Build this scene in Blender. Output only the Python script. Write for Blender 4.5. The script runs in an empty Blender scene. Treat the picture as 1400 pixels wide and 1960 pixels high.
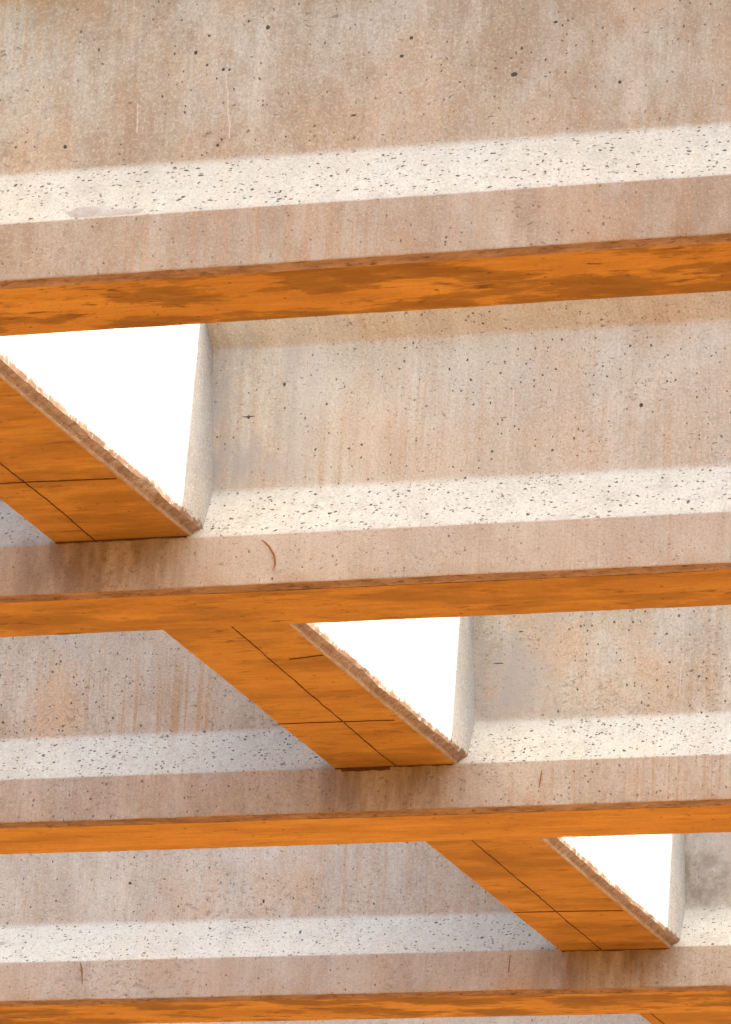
import bpy, bmesh, math, random
from mathutils import Vector, Matrix, noise
random.seed(7)
S = 3.0                                   # girder spacing, metres
SC = bpy.context.scene

# ------------------------------------------------------------ camera
YAW, PIT, ROL = math.radians(-19.6393), math.radians(17.4012), math.radians(3.2354)
CAM_Z = 1.6
F = Vector((math.sin(YAW)*math.cos(PIT), math.cos(YAW)*math.cos(PIT), math.sin(PIT)))
R = Vector((math.cos(YAW), -math.sin(YAW), 0)); U = R.cross(F)
R2 = R*math.cos(ROL) + U*math.sin(ROL); U2 = -R*math.sin(ROL) + U*math.cos(ROL)
cam_d = bpy.data.cameras.new("camera"); cam = bpy.data.objects.new("camera", cam_d)
SC.collection.objects.link(cam)
cam.matrix_world = Matrix(((R2.x, U2.x, -F.x, 0), (R2.y, U2.y, -F.y, 0), (R2.z, U2.z, -F.z, CAM_Z), (0, 0, 0, 1)))
cam_d.sensor_fit = 'VERTICAL'; cam_d.sensor_height = 36; cam_d.sensor_width = 36
cam_d.lens = 11444.48*36/1960
cam_d.clip_start = .1; cam_d.clip_end = 5000
SC.camera = cam

# ------------------------------------------------------------ light
SUN = Vector((.78, .165, .80)).normalized()
EL = math.asin(SUN.z); AZ = math.atan2(SUN.x, SUN.y)
W = bpy.data.worlds.new("World"); SC.world = W; W.use_nodes = True
sky = W.node_tree.nodes.new('ShaderNodeTexSky'); sky.sky_type = 'NISHITA'; sky.sun_disc = False
sky.sun_elevation = EL; sky.sun_rotation = AZ
sky.air_density = 1.0; sky.dust_density = 6; sky.ozone_density = 0
bg = W.node_tree.nodes['Background']; bg.inputs['Strength'].default_value = .15
W.node_tree.links.new(sky.outputs[0], bg.inputs[0])
sl = bpy.data.lights.new("sun", 'SUN'); sl.energy = 2.6; sl.angle = math.radians(.5); sl.color = (1, .95, .87)
so = bpy.data.objects.new("sun", sl); SC.collection.objects.link(so)
so.rotation_euler = SUN.to_track_quat('Z', 'Y').to_euler(); so.location = SUN*60
SC.view_settings.view_transform = 'Standard'; SC.view_settings.look = 'None'; SC.view_settings.gamma = 1
SC.view_settings.exposure = 2.04

# ------------------------------------------------------------ materials
class NT:
    def __init__(s, name):
        s.m = bpy.data.materials.new(name); s.m.use_nodes = True
        s.t = s.m.node_tree; s.b = s.t.nodes['Principled BSDF']
    def n(s, k, **kw):
        nd = s.t.nodes.new(k)
        for a, v in kw.items(): setattr(nd, a, v)
        return nd
    def put(s, sock, v):
        if hasattr(v, 'links') or isinstance(v, bpy.types.NodeSocket): s.t.links.new(v, sock)
        else: sock.default_value = v
    def pos(s): return s.n('ShaderNodeNewGeometry').outputs['Position']
    def nz(s): 
        x = s.n('ShaderNodeSeparateXYZ'); s.t.links.new(s.n('ShaderNodeNewGeometry').outputs['Normal'], x.inputs[0]); return x.outputs[2]
    def scale(s, v, k, off=(0, 0, 0)):
        mp = s.n('ShaderNodeMapping'); s.put(mp.inputs[0], v); mp.inputs['Scale'].default_value = k; mp.inputs['Location'].default_value = off; return mp.outputs[0]
    def noise(s, v, sc=1, det=4, rough=.5, dist=0, out=0):
        nd = s.n('ShaderNodeTexNoise'); s.put(nd.inputs['Vector'], v); nd.inputs['Scale'].default_value = sc
        nd.inputs['Detail'].default_value = det; nd.inputs['Roughness'].default_value = rough; nd.inputs['Distortion'].default_value = dist
        return nd.outputs[out]
    def math(s, op, a, b=0., clamp=False):
        nd = s.n('ShaderNodeMath', operation=op, use_clamp=clamp); s.put(nd.inputs[0], a); s.put(nd.inputs[1], b); return nd.outputs[0]
    def rng(s, v, a, b, c=0., d=1., smooth=False):
        nd = s.n('ShaderNodeMapRange', clamp=True)
        if smooth: nd.interpolation_type = 'SMOOTHSTEP'
        s.put(nd.inputs[0], v)
        for i, q in enumerate((a, b, c, d)): s.put(nd.inputs[i+1], q)
        return nd.outputs[0]
    def mix(s, f, a, b, mode='MIX'):
        nd = s.n('ShaderNodeMix', data_type='RGBA', blend_type=mode); s.put(nd.inputs[0], f)
        s.put(nd.inputs[6], a if not isinstance(a, tuple) else (*a, 1)); s.put(nd.inputs[7], b if not isinstance(b, tuple) else (*b, 1)); return nd.outputs[2]
    def warp(s, v, sc, amt):
        c = s.n('ShaderNodeVectorMath', operation='SUBTRACT'); s.put(c.inputs[0], s.noise(v, sc, 2, out=1)); c.inputs[1].default_value = (.5, .5, .5)
        m = s.n('ShaderNodeVectorMath', operation='SCALE'); s.put(m.inputs[0], c.outputs[0]); m.inputs['Scale'].default_value = amt
        a = s.n('ShaderNodeVectorMath', operation='ADD'); s.put(a.inputs[0], v); s.put(a.inputs[1], m.outputs[0]); return a.outputs[0]
    def holes(s, v, k, off, thr, soft=.03):
        """random pits: v scaled by k, pit radius up to thr (cell units), each cell its own size"""
        q = s.scale(v, k, off)
        vo = s.n('ShaderNodeTexVoronoi'); s.put(vo.inputs['Vector'], q); vo.inputs['Scale'].default_value = 1
        sep = s.n('ShaderNodeSeparateColor'); s.put(sep.inputs[0], vo.outputs['Color'])
        r = s.math('POWER', sep.outputs[0], 3.2)
        t = s.math('MULTIPLY', r, thr)
        return s.rng(s.math('SUBTRACT', t, vo.outputs['Distance']), 0, soft)
    def bump(s, h, st, dist=.004, prev=None):
        b = s.n('ShaderNodeBump'); s.put(b.inputs['Height'], h); b.inputs['Strength'].default_value = st; b.inputs['Distance'].default_value = dist
        if prev is not None: s.put(b.inputs['Normal'], prev)
        return b.outputs[0]
    def done(s, col, rough=.85, nrm=None):
        s.put(s.b.inputs['Base Color'], col); s.put(s.b.inputs['Roughness'], rough); s.b.inputs['Specular IOR Level'].default_value = .3
        if nrm is not None: s.put(s.b.inputs['Normal'], nrm)
        return s.m

def concrete(name, ca, cb, rust=(.53, .375, .235), rust_amt=.55, grey_amt=.4, hole_k=1., slope_k=1., seed=0., mott=.6, specks=.6, stain_and_shade=False, comb=False, moss=False):
    t = NT(name); g = t.pos(); p = t.scale(g, (1, 1, 1), (seed, seed*.7, seed*.3))
    M = lambda a, b: t.math('MULTIPLY', a, b)
    c = t.mix(t.rng(t.noise(p, .9, 5, .55), .38, .62), ca, cb)
    c = t.mix(t.rng(t.noise(p, 5.5, 6, .62), .40, .64), c, t.mix(.6, c, cb))
    # brown clouds hanging down the face
    bc = t.rng(t.noise(t.scale(p, (4.2, 2.5, 2.1), (5, 5, 2)), 1, 9, .70, .25), .44, .62)
    c = t.mix(M(bc, mott), c, (.36, .275, .18))
    bc2 = t.rng(t.noise(t.scale(p, (17, 7, 6), (1, 5, 8)), 1, 7, .75), .47, .64)
    c = t.mix(M(bc2, mott*.6), c, (.34, .235, .15))
    # vertical form streaks, rusty and pale
    st = t.noise(t.scale(p, (48, 6, 1.1)), 1, 5, .6)
    stm = t.rng(t.noise(t.scale(p, (1.6, 1.3, 1.6), (3, 1, 5)), 1, 4), .46, .60)
    c = t.mix(M(M(t.rng(st, .50, .62), stm), rust_amt), c, (.46, .30, .165))
    fs = t.noise(t.scale(p, (120, 20, 2.0)), 1, 3, .6)
    c = t.mix(t.rng(fs, .38, .68, 0, .30), c, t.mix(.5, c, (.25, .17, .11)))
    c = t.mix(t.rng(t.noise(t.scale(p, (9, 3, 1.4), (8, 2, 1)), 1, 5, .62), .54, .70, 0, .5), c, (.64, .57, .48))
    # soft rust clouds
    rc = M(t.rng(t.noise(t.scale(p, (2.6, 2, 1.8), (11, 4, 9)), 1, 6, .62), .50, .66), rust_amt)
    c = t.mix(rc, c, rust)
    # grey cement bloom
    c = t.mix(t.rng(t.noise(p, 2.3, 6, .62), .53, .66, 0, grey_amt), c, (.40, .385, .36))
    # sloped flange top painted paler: its sky light plus chalky laitance
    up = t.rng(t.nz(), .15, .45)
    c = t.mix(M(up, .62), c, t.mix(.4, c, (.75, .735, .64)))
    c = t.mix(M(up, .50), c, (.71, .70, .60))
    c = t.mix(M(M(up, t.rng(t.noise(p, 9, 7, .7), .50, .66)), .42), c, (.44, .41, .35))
    # grain
    gr = t.noise(p, 130, 4, .75)
    c = t.mix(t.rng(gr, .47, .66, 0, .5), c, t.mix(.6, c, (.18, .13, .095)))
    c = t.mix(t.rng(gr, .46, .33, 0, .42), c, (.72, .66, .57))
    # dirt specks in clusters
    cl = t.rng(t.noise(p, 2.8, 5, .7), 0.38, .58)
    ds = M(t.rng(t.noise(t.scale(t.warp(p, 12, .03), (52, 52, 95)), 1, 5, .78), .575, .66), cl)
    c = t.mix(M(ds, specks), c, (.13, .10, .07))
    sz = t.n('ShaderNodeSeparateXYZ'); t.put(sz.inputs[0], g)
    foot = M(M(t.rng(sz.outputs[2], 8.12, 7.84), t.rng(t.noise(t.scale(p, (1.5, 1, 1)), 1, 3, .6), .46, .60)), t.rng(t.nz(), .3, .1))
    pk = M(t.rng(t.noise(t.scale(t.warp(p, 9, .04), (30, 30, 48)), 1, 5, .72), .55, .60), foot)
    c = t.mix(M(pk, .55), c, (.20, .17, .13))
    # bug holes and short scratches
    wp = t.warp(p, 60, .012)
    h1 = M(t.holes(wp, (66, 66, 56), (0, 0, 0), .38*hole_k, .08), t.rng(t.noise(p, 2.1, 4, .6), .36, .56, .35, 1.))
    h2 = t.holes(t.warp(p, 70, .010), (8, 8, 7), (3.3, 1.2, 7.7), .058*hole_k, .012)
    h5 = M(t.holes(t.warp(p, 20, .05), (24, 40, 70), (8, 2, 4), .34*hole_k, .06), t.rng(t.noise(p, 2.6, 3, .6, out=0), .47, .6))
    h3 = M(t.holes(t.warp(p, 40, .022), (56, 92, 116), (5, 5, 1), .47*slope_k, .10), up)
    h4 = M(t.holes(t.warp(p, 34, .03), (22, 42, 50), (2, 6, 3), .225*slope_k, .05), M(up, t.rng(t.noise(p, 4, 4, .6), .40, .58, .3, 1.)))
    mx = lambda a, b: t.math('MAXIMUM', a, b)
    h6 = M(t.holes(p, (120, 120, 110), (4, 1, 6), .36, .12), t.rng(t.noise(p, 3.3, 4, .65), .42, .6, .15, 1.))
    h1 = mx(h1, M(h6, .55))
    h = mx(mx(h1, M(h5, .7)), mx(h2, mx(h3, h4)))
    c = t.mix(M(h, .88), c, (.07, .052, .035))
    c = t.mix(1., c, (.965, 1.02, 1.03), 'MULTIPLY')
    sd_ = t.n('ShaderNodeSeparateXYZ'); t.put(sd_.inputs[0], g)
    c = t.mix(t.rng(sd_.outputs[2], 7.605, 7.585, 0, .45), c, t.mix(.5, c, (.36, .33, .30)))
    if stain_and_shade:
        # brown run-off in ragged vertical fingers, plus painted-in shade below each cross beam
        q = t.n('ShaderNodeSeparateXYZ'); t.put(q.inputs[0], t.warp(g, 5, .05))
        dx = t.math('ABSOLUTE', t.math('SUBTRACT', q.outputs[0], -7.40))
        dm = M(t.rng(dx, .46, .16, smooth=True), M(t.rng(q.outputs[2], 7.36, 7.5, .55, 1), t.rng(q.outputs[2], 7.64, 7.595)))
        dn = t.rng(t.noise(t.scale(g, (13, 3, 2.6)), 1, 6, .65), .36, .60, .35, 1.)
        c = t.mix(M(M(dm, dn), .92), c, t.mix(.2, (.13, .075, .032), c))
        # grey cement wash on the web beside each cross beam
        gx = M(M(t.rng(q.outputs[0], -6.66, -6.92), t.math('GREATER_THAN', q.outputs[0], -7.3)), t.rng(q.outputs[2], 7.72, 7.85))
        gw = M(gx, t.rng(t.noise(t.scale(g, (5, 3, 2.2), (1, 7, 0)), 1, 7, .68), .40, .56))
        c = t.mix(M(gw, .85), c, (.36, .355, .34))
        if moss:
            mo = M(gx, t.rng(t.noise(g, 9, 9, .75), .44, .62))
            c = t.mix(M(mo, .7), c, (.18, .165, .12))
    if comb:
        # honeycombed, broken concrete along the lower arris
        q = t.n('ShaderNodeSeparateXYZ'); t.put(q.inputs[0], g)
        th = t.rng(q.outputs[2], 7.626, 7.672, .42, .74)
        sp = t.math('SUBTRACT', t.noise(t.scale(t.warp(g, 30, .02), (27, 27, 27)), 1, 8, .76), th)
        c = t.mix(t.rng(sp, 0, .03, 0, .9), c, (.17, .095, .05))
    hh = t.math('SUBTRACT', M(t.noise(p, 60, 6, .7), .6), h)
    n = t.bump(t.noise(p, 6, 5, .5), .3, .03)
    n = t.bump(hh, .6, .004, n)
    return t.done(c, .88, n)

def soffit(name, stain=1., grain_x=1., seed=0., tone=1.):
    t = NT(name); p = t.scale(t.pos(), (1, 1, 1), (seed, seed*.6, 0))
    c = t.mix(t.rng(t.noise(t.scale(p, (1.6, 5, 3)), 1, 8, .68), .40, .62), tuple(q*tone for q in (.67, .43, .12)), tuple(q*tone for q in (.50, .30, .075)))  # warm stained concrete, with orange ground bounce partly put into the colour
    g = t.noise(t.scale(p, (4*grain_x, 60, 60), (0, 0, 0)), 1, 5, .65, .6)
    c = t.mix(t.rng(g, .46, .70, 0, .5), c, (.33, .185, .07))
    c = t.mix(t.rng(t.noise(p, 110, 4, .75), .46, .68, 0, .35), c, (.26, .14, .05))
    g2 = t.noise(t.scale(p, (16, 150, 150)), 1, 3, .7)
    c = t.mix(t.rng(g2, .62, .74, 0, .55), c, (.22, .12, .06))
    # damp / oil stains with a crisp side
    sv = t.noise(t.scale(p, (2.4, 6.5, 3), (4, 9, 0)), 1, 9, .62, .1)
    sm = t.rng(sv, .475, .525, 0, .70*stain)
    c = t.mix(t.rng(sv, .54, .60, 0, .5*stain), c, (.13, .07, .02))
    c = t.mix(sm, c, (.21, .118, .025))
    sm2 = t.rng(t.noise(t.scale(p, (7, 26, 9), (1, 2, 0)), 1, 6, .66, .3), .59, .66, 0, .85*min(1, stain+.25))
    c = t.mix(sm2, c, (.13, .06, .03))
    pale = t.rng(t.noise(t.scale(p, (3, 14, 9), (7, 2, 0)), 1, 6, .65), .62, .70, 0, .35*stain)
    c = t.mix(pale, c, (.75, .50, .28))
    h = t.holes(t.warp(p, 30, .02), (26, 30, 30), (0, 0, 0), .22, .04)
    c = t.mix(t.math('MULTIPLY', h, .75), c, (.10, .05, .025))
    n = t.bump(t.noise(p, 10, 4, .5), .2, .015)
    n = t.bump(g, .12, .004, n)
    return t.done(c, .6, n)

def simple(name, ca, cb, sc, rough=.85, b=.6):
    t = NT(name); p = t.pos(); nz = t.noise(p, sc, 6, .7)
    return t.done(t.mix(t.rng(nz, .35, .68), ca, cb), rough, t.bump(nz, b, .006))

def girder_concrete(k):
    P = {1: dict(ca=(.54, .515, .44), cb=(.45, .415, .34), mott=.80, rust_amt=.55, grey_amt=.3, hole_k=.8, specks=.45, seed=2.),
         2: dict(ca=(.64, .59, .505), cb=(.56, .51, .425), mott=.34, rust_amt=.42, grey_amt=.35, hole_k=.82, specks=.9, seed=5.5),
         3: dict(ca=(.60, .565, .485), cb=(.52, .48, .40), mott=.55, rust_amt=.8, grey_amt=.45, hole_k=.95, specks=.95, seed=11.),
         4: dict(ca=(.62, .60, .54), cb=(.54, .52, .455), mott=.42, rust_amt=.5, grey_amt=.3, hole_k=.85, specks=.8, seed=17.)}
    return concrete('girder_concrete', stain_and_shade=True, moss=k in (4,), **P.get(k, P[2]))
M_beam = concrete('cross_beam_concrete', (.325, .34, .34), (.265, .28, .28), rust_amt=.1, grey_amt=.5, hole_k=.6, seed=15., mott=.2, specks=.5, comb=True)
def arris(name, ca, cb, cd, sc):
    t = NT(name); p = t.pos(); a = t.noise(t.scale(p, (7, 40, 40)), 1, 6, .7)
    c = t.mix(t.rng(a, .36, .62), ca, cb)
    d = t.noise(t.scale(p, (sc, 80, 80), (2, 2, 2)), 1, 5, .75)
    c = t.mix(t.rng(d, .54, .66, 0, .8), c, cd)
    return t.done(c, .9, t.bump(d, .7, .005))
M_cham = arris('stained_arris', (.43, .31, .20), (.25, .165, .095), (.12, .065, .03), 22)
M_lip = arris('rough_broken_arris', (.31, .235, .165), (.19, .135, .09), (.085, .055, .03), 18)
M_lip2 = simple('pale_grout_edge', (.38, .31, .23), (.25, .19, .135), 30, .9, .3)
M_hole = simple('tie_hole_painted_shade', (.06, .05, .035), (.11, .085, .06), 90)  # dark colour stands in for the shade inside the holes
M_lime = simple('lime_deposit', (.57, .515, .44), (.50, .44, .36), 60)
M_patch = simple('grey_mortar', (.50, .48, .43), (.38, .36, .32), 40, .9, 1.)
M_seam = simple('dark_joint_grout', (.06, .03, .015), (.13, .065, .03), 60)
M_rust = simple('rusted_wire', (.20, .085, .03), (.32, .15, .05), 80)

# ------------------------------------------------------------ helpers
COL = SC.collection
def link(name, verts, faces, mats, parent=None, fm=None, smooth=None):
    me = bpy.data.meshes.new(name); me.from_pydata(verts, [], faces); 
    for m in mats: me.materials.append(m)
    if fm: me.polygons.foreach_set('material_index', fm)
    if smooth is not None: me.polygons.foreach_set('use_smooth', [smooth]*len(faces))
    me.update(); o = bpy.data.objects.new(name, me); COL.objects.link(o)
    if parent: o.parent = parent
    return o
def empty(name, loc, label, cat, group=None):
    o = bpy.data.objects.new(name, None); COL.objects.link(o); o.location = loc; o.empty_display_size = .3
    o['label'] = label; o['category'] = cat
    if group: o['group'] = group
    return o
def n1(x, f, s): return noise.noise(Vector((x*f, s*3.17, s*1.31)))
def fillet(a, b, c, r, n=6):
    """points of an arc rounding corner b, with a support point at each end"""
    a, b, c = Vector(a), Vector(b), Vector(c); u = (a-b).normalized(); v = (c-b).normalized()
    ang = u.angle(v); d = r/math.tan(ang/2); p0 = b+u*d; p1 = b+v*d
    ctr = b+(u+v).normalized()*(r/math.sin(ang/2)); out = [tuple(p0+u*min(.006, d*.5))]
    a0 = p0-ctr; a1 = p1-ctr; t = a0.angle(a1); sg = 1 if a0.x*a1.y-a0.y*a1.x > 0 else -1
    for i in range(n+1):
        w = sg*t*i/n; out.append((ctr.x+a0.x*math.cos(w)-a0.y*math.sin(w), ctr.y+a0.x*math.sin(w)+a0.y*math.cos(w)))
    out.append(tuple(p1+v*min(.006, d*.5))); return out
# section of a girder, y from its own middle line, z up from the soffit (metres)
B2 = .1302*S/2; C = .0062*S; FS = .0652*S; WY = B2+C-.0337*S; WZ = FS+.0656*S; HZ = .3025*S; TY = B2+.012; TZ = HZ+.098; TOP = 1.17
X0, X1, XF0, XF1 = -22.0, 6.0, -13.2, -3.2
XS = []
x = X0
while x < X1-1e-6:
    XS.append(x); x += .014 if XF0 <= x < XF1 else .4
XS.append(X1)

OY = {1: -.0005, 2: .0038, 3: -.0063, 4: .0029}; OZ = {1: .0002, 2: -.0018, 3: 0, 4: .0016}
RY = {1: .0006, 2: .0002, 3: -.0003, 4: -.0005}; RZ = {1: -.0002, 4: .0002}
def gpos(k):
    return Vector((0, (5.058+(k-1)+OY.get(k, 0))*S+B2, CAM_Z+(1.9313+OZ.get(k, 0))*S))
LAB = {0: 'nearest concrete girder overhead, above the top of the picture',
 1: 'largest concrete girder across the top, its orange underside streaked with dark brown stains',
 2: 'second girder from the top, a curved rusty mark on its pale side face',
 3: 'third concrete girder from the top, clean bright orange underside and a pale lower flange',
 4: 'fourth girder from the top, two rusty marks and a brown streaked underside',
 5: 'girder showing only as a pale strip of web at the very bottom edge',
 6: 'farthest concrete girder, hidden behind the others'}
def tube(name, pts, r, mat, parent, n=6):
    V = []; Fc = []
    for i, p in enumerate(pts):
        p = Vector(p); d = (Vector(pts[min(i+1, len(pts)-1)])-Vector(pts[max(i-1, 0)])).normalized()
        a = d.cross(Vector((0, 1, .3))).normalized(); b = d.cross(a); rr = r*(.35 if i in (0, len(pts)-1) else 1)
        for q in range(n): V.append(p+a*rr*math.cos(q*2*math.pi/n)+b*rr*math.sin(q*2*math.pi/n))
    for i in range(len(pts)-1):
        for q in range(n): Fc.append((i*n+q, i*n+(q+1) % n, (i+1)*n+(q+1) % n, (i+1)*n+q))
    Fc.append(tuple(range(n))); Fc.append(tuple(range((len(pts)-1)*n, len(pts)*n))[::-1])
    return link(name, V, Fc, [mat], parent, None, True)
STAIN = {0: .6, 1: 1., 2: .5, 3: .15, 4: 1., 5: .5, 6: .5}
GIRD = {}
def girder(k):
    g = empty('bridge_girder', gpos(k), LAB[k], 'girder', 'concrete girders spanning overhead')
    g.rotation_euler = (0, -RY.get(k, 0), RZ.get(k, 0)); sd = 10*k+1
    # rotation about the camera's x so that the fitted section stays put
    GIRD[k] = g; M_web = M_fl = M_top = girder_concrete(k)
    # bottom flange: near side listed from the web down
    up = (-WY, WZ+.06); a = (-WY, WZ); b = (-B2-C, FS); c = (-B2-C, C); d = (-B2, 0)
    near = [(*q, 0) for q in [up]+fillet(up, a, b, .075)+fillet(a, b, c, .014)] + [(c[0], .07, 0), (c[0]-.0005, c[1]+.006, .4), (c[0], c[1], 1), ((c[0]+d[0])/2+.002, (c[1]+d[1])/2+.002, 1.3), (d[0], d[1], .8)]
    far = [(-y, z, r) for (y, z, r) in near]
    nn = len(near); mi = [0]*(nn-3)+[1, 1]
    fl = None
    # two shells joined in one mesh (the soffit plate closes them)
    V = []; Fc = []; fm = []
    for prof, flip in ((near, False), (far, True)):
        base = len(V)
        for xx in XS:
            w = .0035*n1(xx, .9, sd)
            for (y, z, r) in prof:
                s2 = sd+(50 if flip else 0)
                kk = r*(.003*n1(xx, 2.1, s2)+.0035*n1(xx, 9, s2+5)+.003*n1(xx, 38, s2+9))
                V.append((xx, y+w+kk, z+kk*.7))
        for i in range(len(XS)-1):
            for j in range(nn-1):
                q = (base+i*nn+j, base+i*nn+j+1, base+(i+1)*nn+j+1, base+(i+1)*nn+j)
                Fc.append(q[::-1] if flip else q); fm.append(mi[j])
    for e, i in ((0, 0), (1, len(XS)-1)):
        N = len(XS)*nn
        ring = [i*nn+j for j in range(nn)]+[N+i*nn+j for j in range(nn-1, -1, -1)]
        Fc.append(tuple(ring) if e else tuple(ring[::-1])); fm.append(0)
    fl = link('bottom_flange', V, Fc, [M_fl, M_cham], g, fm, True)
    # soffit: closes the flange from arris to arris
    m = soffit('girder_soffit', STAIN[k], seed=k*3.7, tone={1: .98, 2: .88, 3: 1.02, 4: .98}.get(k, .95))
    V = []; Fc = []; ys = [0, .013, .5, .96, 1]
    for xx in XS:
        w = .0035*n1(xx, .9, sd)
        def ed(s2): return .8*(.003*n1(xx, 2.1, s2)+.0035*n1(xx, 9, s2+5)+.003*n1(xx, 38, s2+9))
        e0, e1 = ed(sd), ed(sd+50)
        for f_ in ys:
            kk = e0*(1-f_)+e1*f_; V.append((xx, -B2+2*B2*f_+w+kk, (kk*.7 if f_ in (0, 1) else 0)))
    for i in range(len(XS)-1):
        for j in range(4): Fc.append((i*5+j, i*5+j+1, (i+1)*5+j+1, (i+1)*5+j))
    link('soffit', V, Fc, [m, M_seam], fl, [1 if (j % 4 == 0 and k in (2, 3) and n1(V[Fc[j][0]][0], .8, k+3) > -.12) else 0 for j in range(len(Fc))], False)
    # web
    V = []; Fc = []
    zs = [WZ+.06, .6, .3025*S+(.035 if k == 1 else 0)-.06]
    for sgn in (-1, 1):
        base = len(V)
        for xx in XS:
            w = .0035*n1(xx, .9, sd)
            for z in zs: V.append((xx, sgn*WY+w, z))
        for i in range(len(XS)-1):
            for j in range(2):
                q = (base+i*3+j, base+i*3+j+1, base+(i+1)*3+j+1, base+(i+1)*3+j)
                Fc.append(q if sgn > 0 else q[::-1])
    N = len(XS)*3
    for i, e in ((0, 0), (len(XS)-1, 1)):
        ring = [i*3+j for j in range(3)]+[N+i*3+j for j in (2, 1, 0)]; Fc.append(tuple(ring[::-1] if e else ring))
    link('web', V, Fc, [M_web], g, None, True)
    # top flange with its haunch
    HZ = .3025*S+(.035 if k == 1 else 0)
    up = (-WY, HZ-.06); a = (-WY, HZ); b = (-TY, TZ); c = (-TY, TOP)
    half = [up]+fillet(up, a, b, .028)+fillet(a, b, c, .008, 3)+fillet(b, c, (0, TOP), .008, 3)
    prof = [(y, z, 0) for y, z in half]+[(-y, z, 0) for y, z in reversed(half)]
    V = []; Fc = []; n = len(prof)
    for xx in XS:
        w = .0035*n1(xx, .9, sd)
        for (y, z, r) in prof: V.append((xx, y+w, z))
    for i in range(len(XS)-1):
        for j in range(n-1): Fc.append((i*n+j+1, i*n+j, (i+1)*n+j, (i+1)*n+j+1))
    Fc.append(tuple(range(n))); Fc.append(tuple(range((len(XS)-1)*n, len(XS)*n))[::-1])
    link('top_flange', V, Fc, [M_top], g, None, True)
    return g
for k in range(0, 7): girder(k)

# small marks on the girders (x, height over the soffit), in metres
def wob(k, x): return .0035*n1(x, .9, 10*k+1)
def wire(k, pts, r=.0035):
    y = -B2-C-.001
    tube('rusty_tie_wire', [(x, y+wob(k, x), z) for x, z in pts], r, M_rust, GIRD[k])
def face_y(z):
    if z <= FS: return -B2-C
    if z < WZ: return -B2-C+(z-FS)/(WZ-FS)*(B2+C-WY)
    return -WY
def blot(name, k, x, z, rx, rz, mat, h=.0012, n=14):
    """a small irregular raised or stopped-up spot, domed in the middle"""
    V = [(x, face_y(z)+wob(k, x)-h, z)]; sd = x*13+z*7
    for ring in (.7, 1.0):
        for i in range(n):
            a = i*2*math.pi/n; w = 1+.35*noise.noise(Vector((math.cos(a)*1.4, math.sin(a)*1.4, sd)))
            xx = x+rx*ring*w*math.cos(a); zz = z+rz*ring*w*math.sin(a)
            V.append((xx, face_y(zz)+wob(k, xx)-(h*.8 if ring < 1 else -.0004), zz))
    Fc = [(0, 1+(i+1) % n, 1+i) for i in range(n)]+[(1+i, 1+(i+1) % n, 1+n+(i+1) % n, 1+n+i) for i in range(n)]
    return link(name, V, Fc, [mat], GIRD[k], None, True)
wire(2, [(-6.848, .176), (-6.822, .153), (-6.801, .12), (-6.795, .087), (-6.803, .065)])
wire(4, [(-9.849, .187), (-9.838, .147), (-9.834, .087)], .004); wire(4, [(-7.84, .173), (-7.845, .096)], .004)
wire(3, [(-6.765, .157), (-6.769, .12), (-6.772, .091)], .003)
for k, x, z, rx, rz in [(1, -6.055, .736, .006, .007), (1, -6.121, .738, .004, .005), (1, -5.964, .675, .0055, .006), (1, -5.945, .673, .0045, .0055), (1, -6.449, .468, .007, .007),
        (1, -5.065, .591, .0115, .008), (1, -5.411, .675, .0075, .006), (1, -5.55, .501, .010, .0035), (1, -5.385, .73, .007, .0065), (1, -5.833, .798, .007, .008),
        (1, -5.967, .438, .006, .006), (1, -4.745, .543, .006, .006), (1, -4.946, .744, .007, .005), (2, -6.964, .656, .006, .008), (2, -6.964, .658, .028, .0028),
        (2, -6.841, .769, .006, .008), (2, -5.557, .621, .008, .008), (3, -6.994, .624, .026, .003), (3, -6.909, .749, .010, .003), (4, -9.679, .573, .008, .008), (4, -9.035, .473, .006, .01)]:
    blot('tie_hole', k, x, z, rx, rz, M_hole, .0008)
def run(k, pts):
    for i in range(len(pts)-1):
        (xa, za), (xb, zb) = pts[i], pts[i+1]; n = 4
        for j in range(n):
            f_ = (j+.5)/n
            blot('lime_deposit', k, xa+(xb-xa)*f_+.003*n1(j+xa*9, 1.7, 3), za+(zb-za)*f_, .0034+.0018*n1(j, 1.3, k), abs(zb-za)/n*.62, M_lime, .0012, 10)
run(1, [(-5.955, .659), (-5.942, .559), (-5.931, .457)]); run(1, [(-6.228, .589), (-6.223, .495)])
run(2, [(-6.012, .70), (-6.010, .60)]); run(3, [(-6.258, .581), (-6.256, .47)])
blot('mortar_patch', 1, -6.33, .222, .075, .022, M_patch, .0022, 22); blot('mortar_patch', 1, -6.22, .212, .085, .013, M_patch, .0016, 22)
blot('mortar_patch', 4, -10.259, .30, .018, .012, M_patch, .0012)

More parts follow.
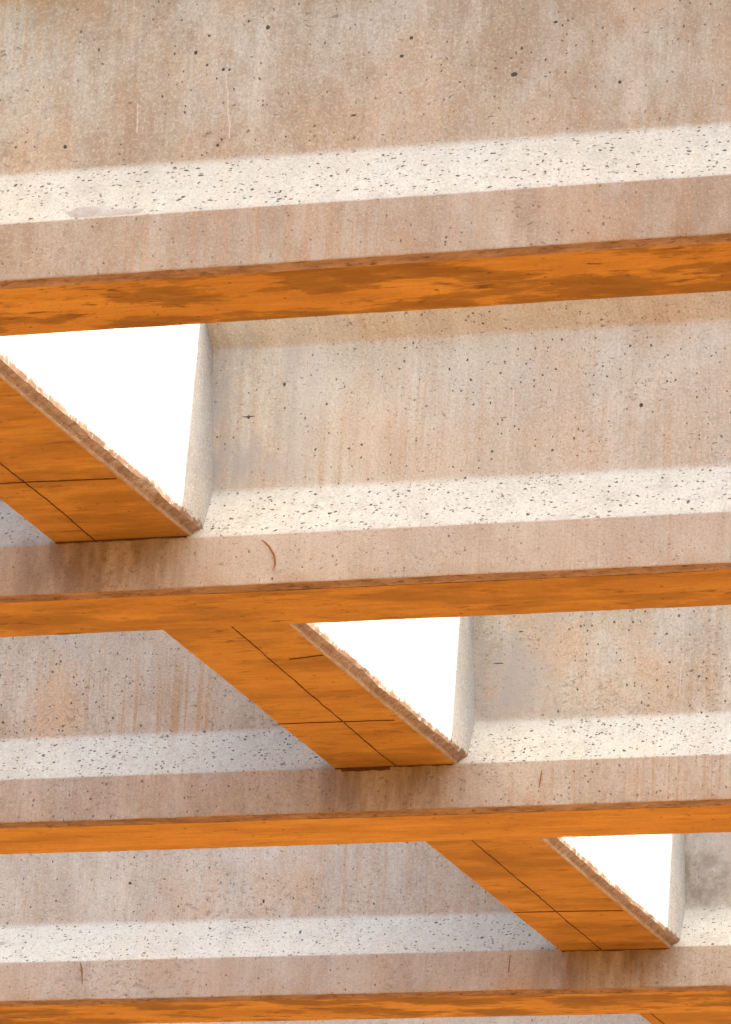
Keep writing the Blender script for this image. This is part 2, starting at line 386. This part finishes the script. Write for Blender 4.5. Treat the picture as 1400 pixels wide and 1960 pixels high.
# ------------------------------------------------------------ cross beams
XR = -2.3742*S; CD = .0105*S; WD = .1627*S; ZD = .0660*S
def cross_beam(k, cx, seams, label):
    """between girder k and k+1"""
    g0, g1 = gpos(k), gpos(k+1); z0 = CAM_Z+1.9313*S+ZD
    ya, yb = g0.y+WY-.03, g1.y-WY+.03; org = Vector((XR-WD/2, (ya+yb)/2, z0))
    g = empty('cross_beam', org, label, 'cross beam', 'concrete cross beams between the girders'); g['kind'] = 'thing'
    L = yb-ya; n = int(L/.0045); h = .84
    hw = WD/2; sd = 200+k*7
    # section from the soffit's right arris up the right face, over the top, down the left
    V = []; Fc = []; fm = []
    rows = [(hw, 0, .35, 0), (hw+CD*.30, CD*.22, 1, 1), (hw+CD*.55, CD*.62, 1.2, 2), (hw+CD+.004, CD-.004, 1.6, 3), (hw+CD+.009, CD+.010, .8, 4), (hw+CD+.009, CD+.04, 0, 5), (hw+CD-.022, .74, 0, 6),
            (hw+CD-.022, h, 0, 7), (-hw-.012, h, 0, 8), (-hw-.004, .04, 0, 9), (-hw, 0, .5, 10)]
    m = len(rows)
    for i in range(n+1):
        y = -L/2+L*i/n; yw = y+org.y
        bow = (-.012*math.sin(math.pi*i/n)+.009*i/n)*(1 if k in (1, 2) else .4)
        for (x, z, r, q) in rows:
            s2 = sd+q*.37
            k1 = r*(.003*n1(yw, 3, s2)+.003*n1(yw, 14, s2+5)+(.0012*n1(yw, 45, s2+q) if q == 3 else .0008*n1(yw, 50, s2)))
            k2 = r*(.0035*n1(yw, 6, sd+31)+.0022*n1(yw, 22, sd+33)+(.0010*n1(yw, 40, s2+33)+.012*max(0, n1(yw, 5.5, sd+2)-.22) if q == 3 else 0))
            V.append((x+(bow if q < 6 else 0)+k1*(1 if q != 3 else .6), y, z+(k2 if q in (2, 3, 4) else k1*.5 if q == 1 else 0)))
    for i in range(n):
        for j in range(m-1):
            Fc.append((i*m+j, i*m+j+1, (i+1)*m+j+1, (i+1)*m+j)); fm.append(2 if j == 0 else 1 if j < 3 else 0)
    Fc.append(tuple(range(m))[::-1]); fm.append(0); Fc.append(tuple(range(n*m, (n+1)*m))); fm.append(0)
    bo = link('beam_body', V, Fc, [M_beam, M_lip, M_lip2], g, fm, True)
    bo.data.polygons.foreach_set('use_smooth', [abs(pl.normal.y) < .9 and pl.index < n*(m-1) and (pl.index % (m-1)) < 3 for pl in bo.data.polygons])
    # soffit
    fs = [0, .03, .35, .7, .97, 1]; W = []; Fq = []
    for i in range(n+1):
        l = V[i*m+m-1]; r = V[i*m]
        for f_ in fs: W.append((l[0]+(r[0]-l[0])*f_, l[1], (l[2] if f_ == 0 else r[2] if f_ == 1 else 0)))
    q = len(fs)
    for i in range(n):
        for j in range(q-1): Fq.append((i*q+j, i*q+j+1, (i+1)*q+j+1, (i+1)*q+j))
    so_ = link('soffit', W, Fq, [soffit('cross_beam_soffit', .42, .6, seed=20+k*5.3, tone=.86)], g, None, False)
    # joints between the form boards: low irregular ridges of dark grout
    def ridge(p, q_, w, s_):
        p = Vector(p); q_ = Vector(q_); d = q_-p; nn = max(8, int(d.length/.008)); d_ = d.normalized(); e = Vector((-d_.y, d_.x)); A = []; B = []
        for i in range(nn+1):
            t = i/nn; s0 = t*d.length; c = p+d*t+e*(.006*n1(s0, 3, s_)+.0025*n1(s0, 17, s_+2)); ww = max(.0008, w*(.65+.9*n1(s0, 9, s_+4)+.8*n1(s0, 50, s_+6)))
            if i in (0, nn): ww = .0006
            for a in (-1, 0, 1):
                A.append((c.x+e.x*a*ww, c.y+e.y*a*ww, -.0005-(.003 if a == 0 else 0)+(.0015 if a else 0)))
        for i in range(nn):
            for j in (0, 1): B.append((i*3+j, i*3+j+1, (i+1)*3+j+1, (i+1)*3+j))
        link('board_joint', A, B, [M_seam], so_, None, False)
    yy = lambda Y: (Y-.019)*S-org.y
    # a dark open joint where this beam meets the next girder's flange
    yc = g1.y-B2-C-org.y
    A = []; B = []; nn = 120
    for i in range(nn+1):
        xx = -hw+.004+(2*hw-.006)*i/nn; w2 = wob(k+1, xx+org.x); ww = max(.0012, .0038+.005*n1(xx, 13, sd)+.003*n1(xx, 45, sd+1))
        A += [(xx, yc+w2+.004, -.0005), (xx, yc+w2-.0026, -.0008), (xx, yc+w2-.0022, -.0008-ww), (xx, yc+w2+.003, -.001-ww)]
    for i in range(nn):
        for j in range(3): B.append((i*4+j, i*4+j+1, (i+1)*4+j+1, (i+1)*4+j))
    link('contact_joint', A, B, [M_seam], g, None, False)
    if k == 2:
        g_ = [(-hw+.03+f*.20) for f in [q/24 for q in range(25)]]; A2 = []; B2_ = []
        for x_ in g_:
            w2 = wob(k+1, x_+org.x); zt = 0; e1 = .004*n1(x_, 23, 4); e2 = .006*n1(x_, 31, 7)
            A2 += [(x_, yc+w2+.004, zt-.003), (x_, yc+w2-.0036, zt-.004), (x_, yc+w2-.0036, zt-.015+e1), (x_, yc+w2+.004, zt-.017+e2)]
        for i in range(24):
            for j in range(3): B2_.append((i*4+j, i*4+j+1, (i+1)*4+j+1, (i+1)*4+j))
        link('joint_gap', A2, B2_, [M_seam], g, None, False)
    ridge(((cx[0]+.003)*S-org.x, -L/2+.02), ((cx[1]+.003)*S-org.x, L/2-.08), .0036, sd+60)
    for i, (xa, xb, Y, Y2) in enumerate(seams):
        ridge(((xa+.004)*S-org.x, yy(Y)), ((xb+.003)*S-org.x, yy(Y2)), .0042, sd+70+i*3)
    # form-board line along the sunlit side, a thin fin of grout
    for zf, ya_, yb_ in ((.135, -L/2+.1, L/2-.03), (.52, -L/2+.1, L/2-.03)):
        A = []; B = []; nn = 160
        for i in range(nn+1):
            y = ya_+(yb_-ya_)*i/nn; z = zf+.004*n1(y, 2.5, sd); xf = hw+CD+.009-.031*(z-.04)/.70; q_ = .0012+.001*abs(n1(y, 14, sd))
            bow = (-.012*math.sin(math.pi*(y+L/2)/L)+.009*(y+L/2)/L)*(1 if k in (1, 2) else .4)*max(0, (.74-z)/.70)
            A += [(xf+bow-.002, y, z-q_), (xf+bow+.0012, y, z), (xf+bow-.002, y, z+q_)]
        for i in range(nn):
            for j in (0, 1): B.append((i*3+j, i*3+j+1, (i+1)*3+j+1, (i+1)*3+j))
        link('form_line', A, B, [M_patch], g, None, False)
    return g
cross_beam(0, (-2.47, -2.47), [(-2.54, -2.385, 4.856, 4.856)], 'cross beam overhead, above the top of the picture')
cross_beam(1, (-2.4885, -2.4894), [(-2.545, -2.381, 5.857, 5.858)], 'cross beam at upper left below the largest girder, with the largest blazing white side')
cross_beam(2, (-2.4507, -2.4566), [(-2.5424, -2.387, 6.8497, 6.8509), (-2.43, -2.381, 6.571, 6.56)], 'cross beam at the centre below the second girder, a short extra joint across its bottom')
cross_beam(3, (-2.4716, -2.479), [(-2.5394, -2.3799, 7.8409, 7.8458)], 'cross beam at the lower right, ending on the fourth girder')
cross_beam(4, (-2.521, -2.521), [(-2.54, -2.385, 8.85, 8.85)], 'small orange corner of a cross beam at the bottom edge below the fourth girder')
cross_beam(5, (-2.47, -2.47), [], 'farthest cross beam, hidden behind the lower girders')

# ------------------------------------------------------------ ground
t = NT('orange_soil'); p = t.pos()
c = t.mix(t.rng(t.noise(p, .3, 6, .6), .35, .65), (.235, .101, .016), (.19, .08, .0125))
c = t.mix(t.rng(t.noise(p, 6, 6, .7), .45, .7, 0, .5), c, (.165, .07, .01))
t.done(c, .95, t.bump(t.noise(p, 12, 6, .7), .6, .03))
gv = []; gf = []; N = 40
for i in range(N+1):
    for j in range(N+1):
        u = (i/N*2-1); v = (j/N*2-1); gx = 1500*u*abs(u)**2; gy = 1500*v*abs(v)**2
        gv.append((gx-6, gy+18, .05*noise.noise(Vector((gx*.05, gy*.05, 2)))))
for i in range(N):
    for j in range(N): gf.append((i*(N+1)+j, (i+1)*(N+1)+j, (i+1)*(N+1)+j+1, i*(N+1)+j+1))
gd = link('ground', gv, gf, [t.m], None, None, True); gd['kind'] = 'structure'; gd['label'] = 'bare orange earth below the girders'
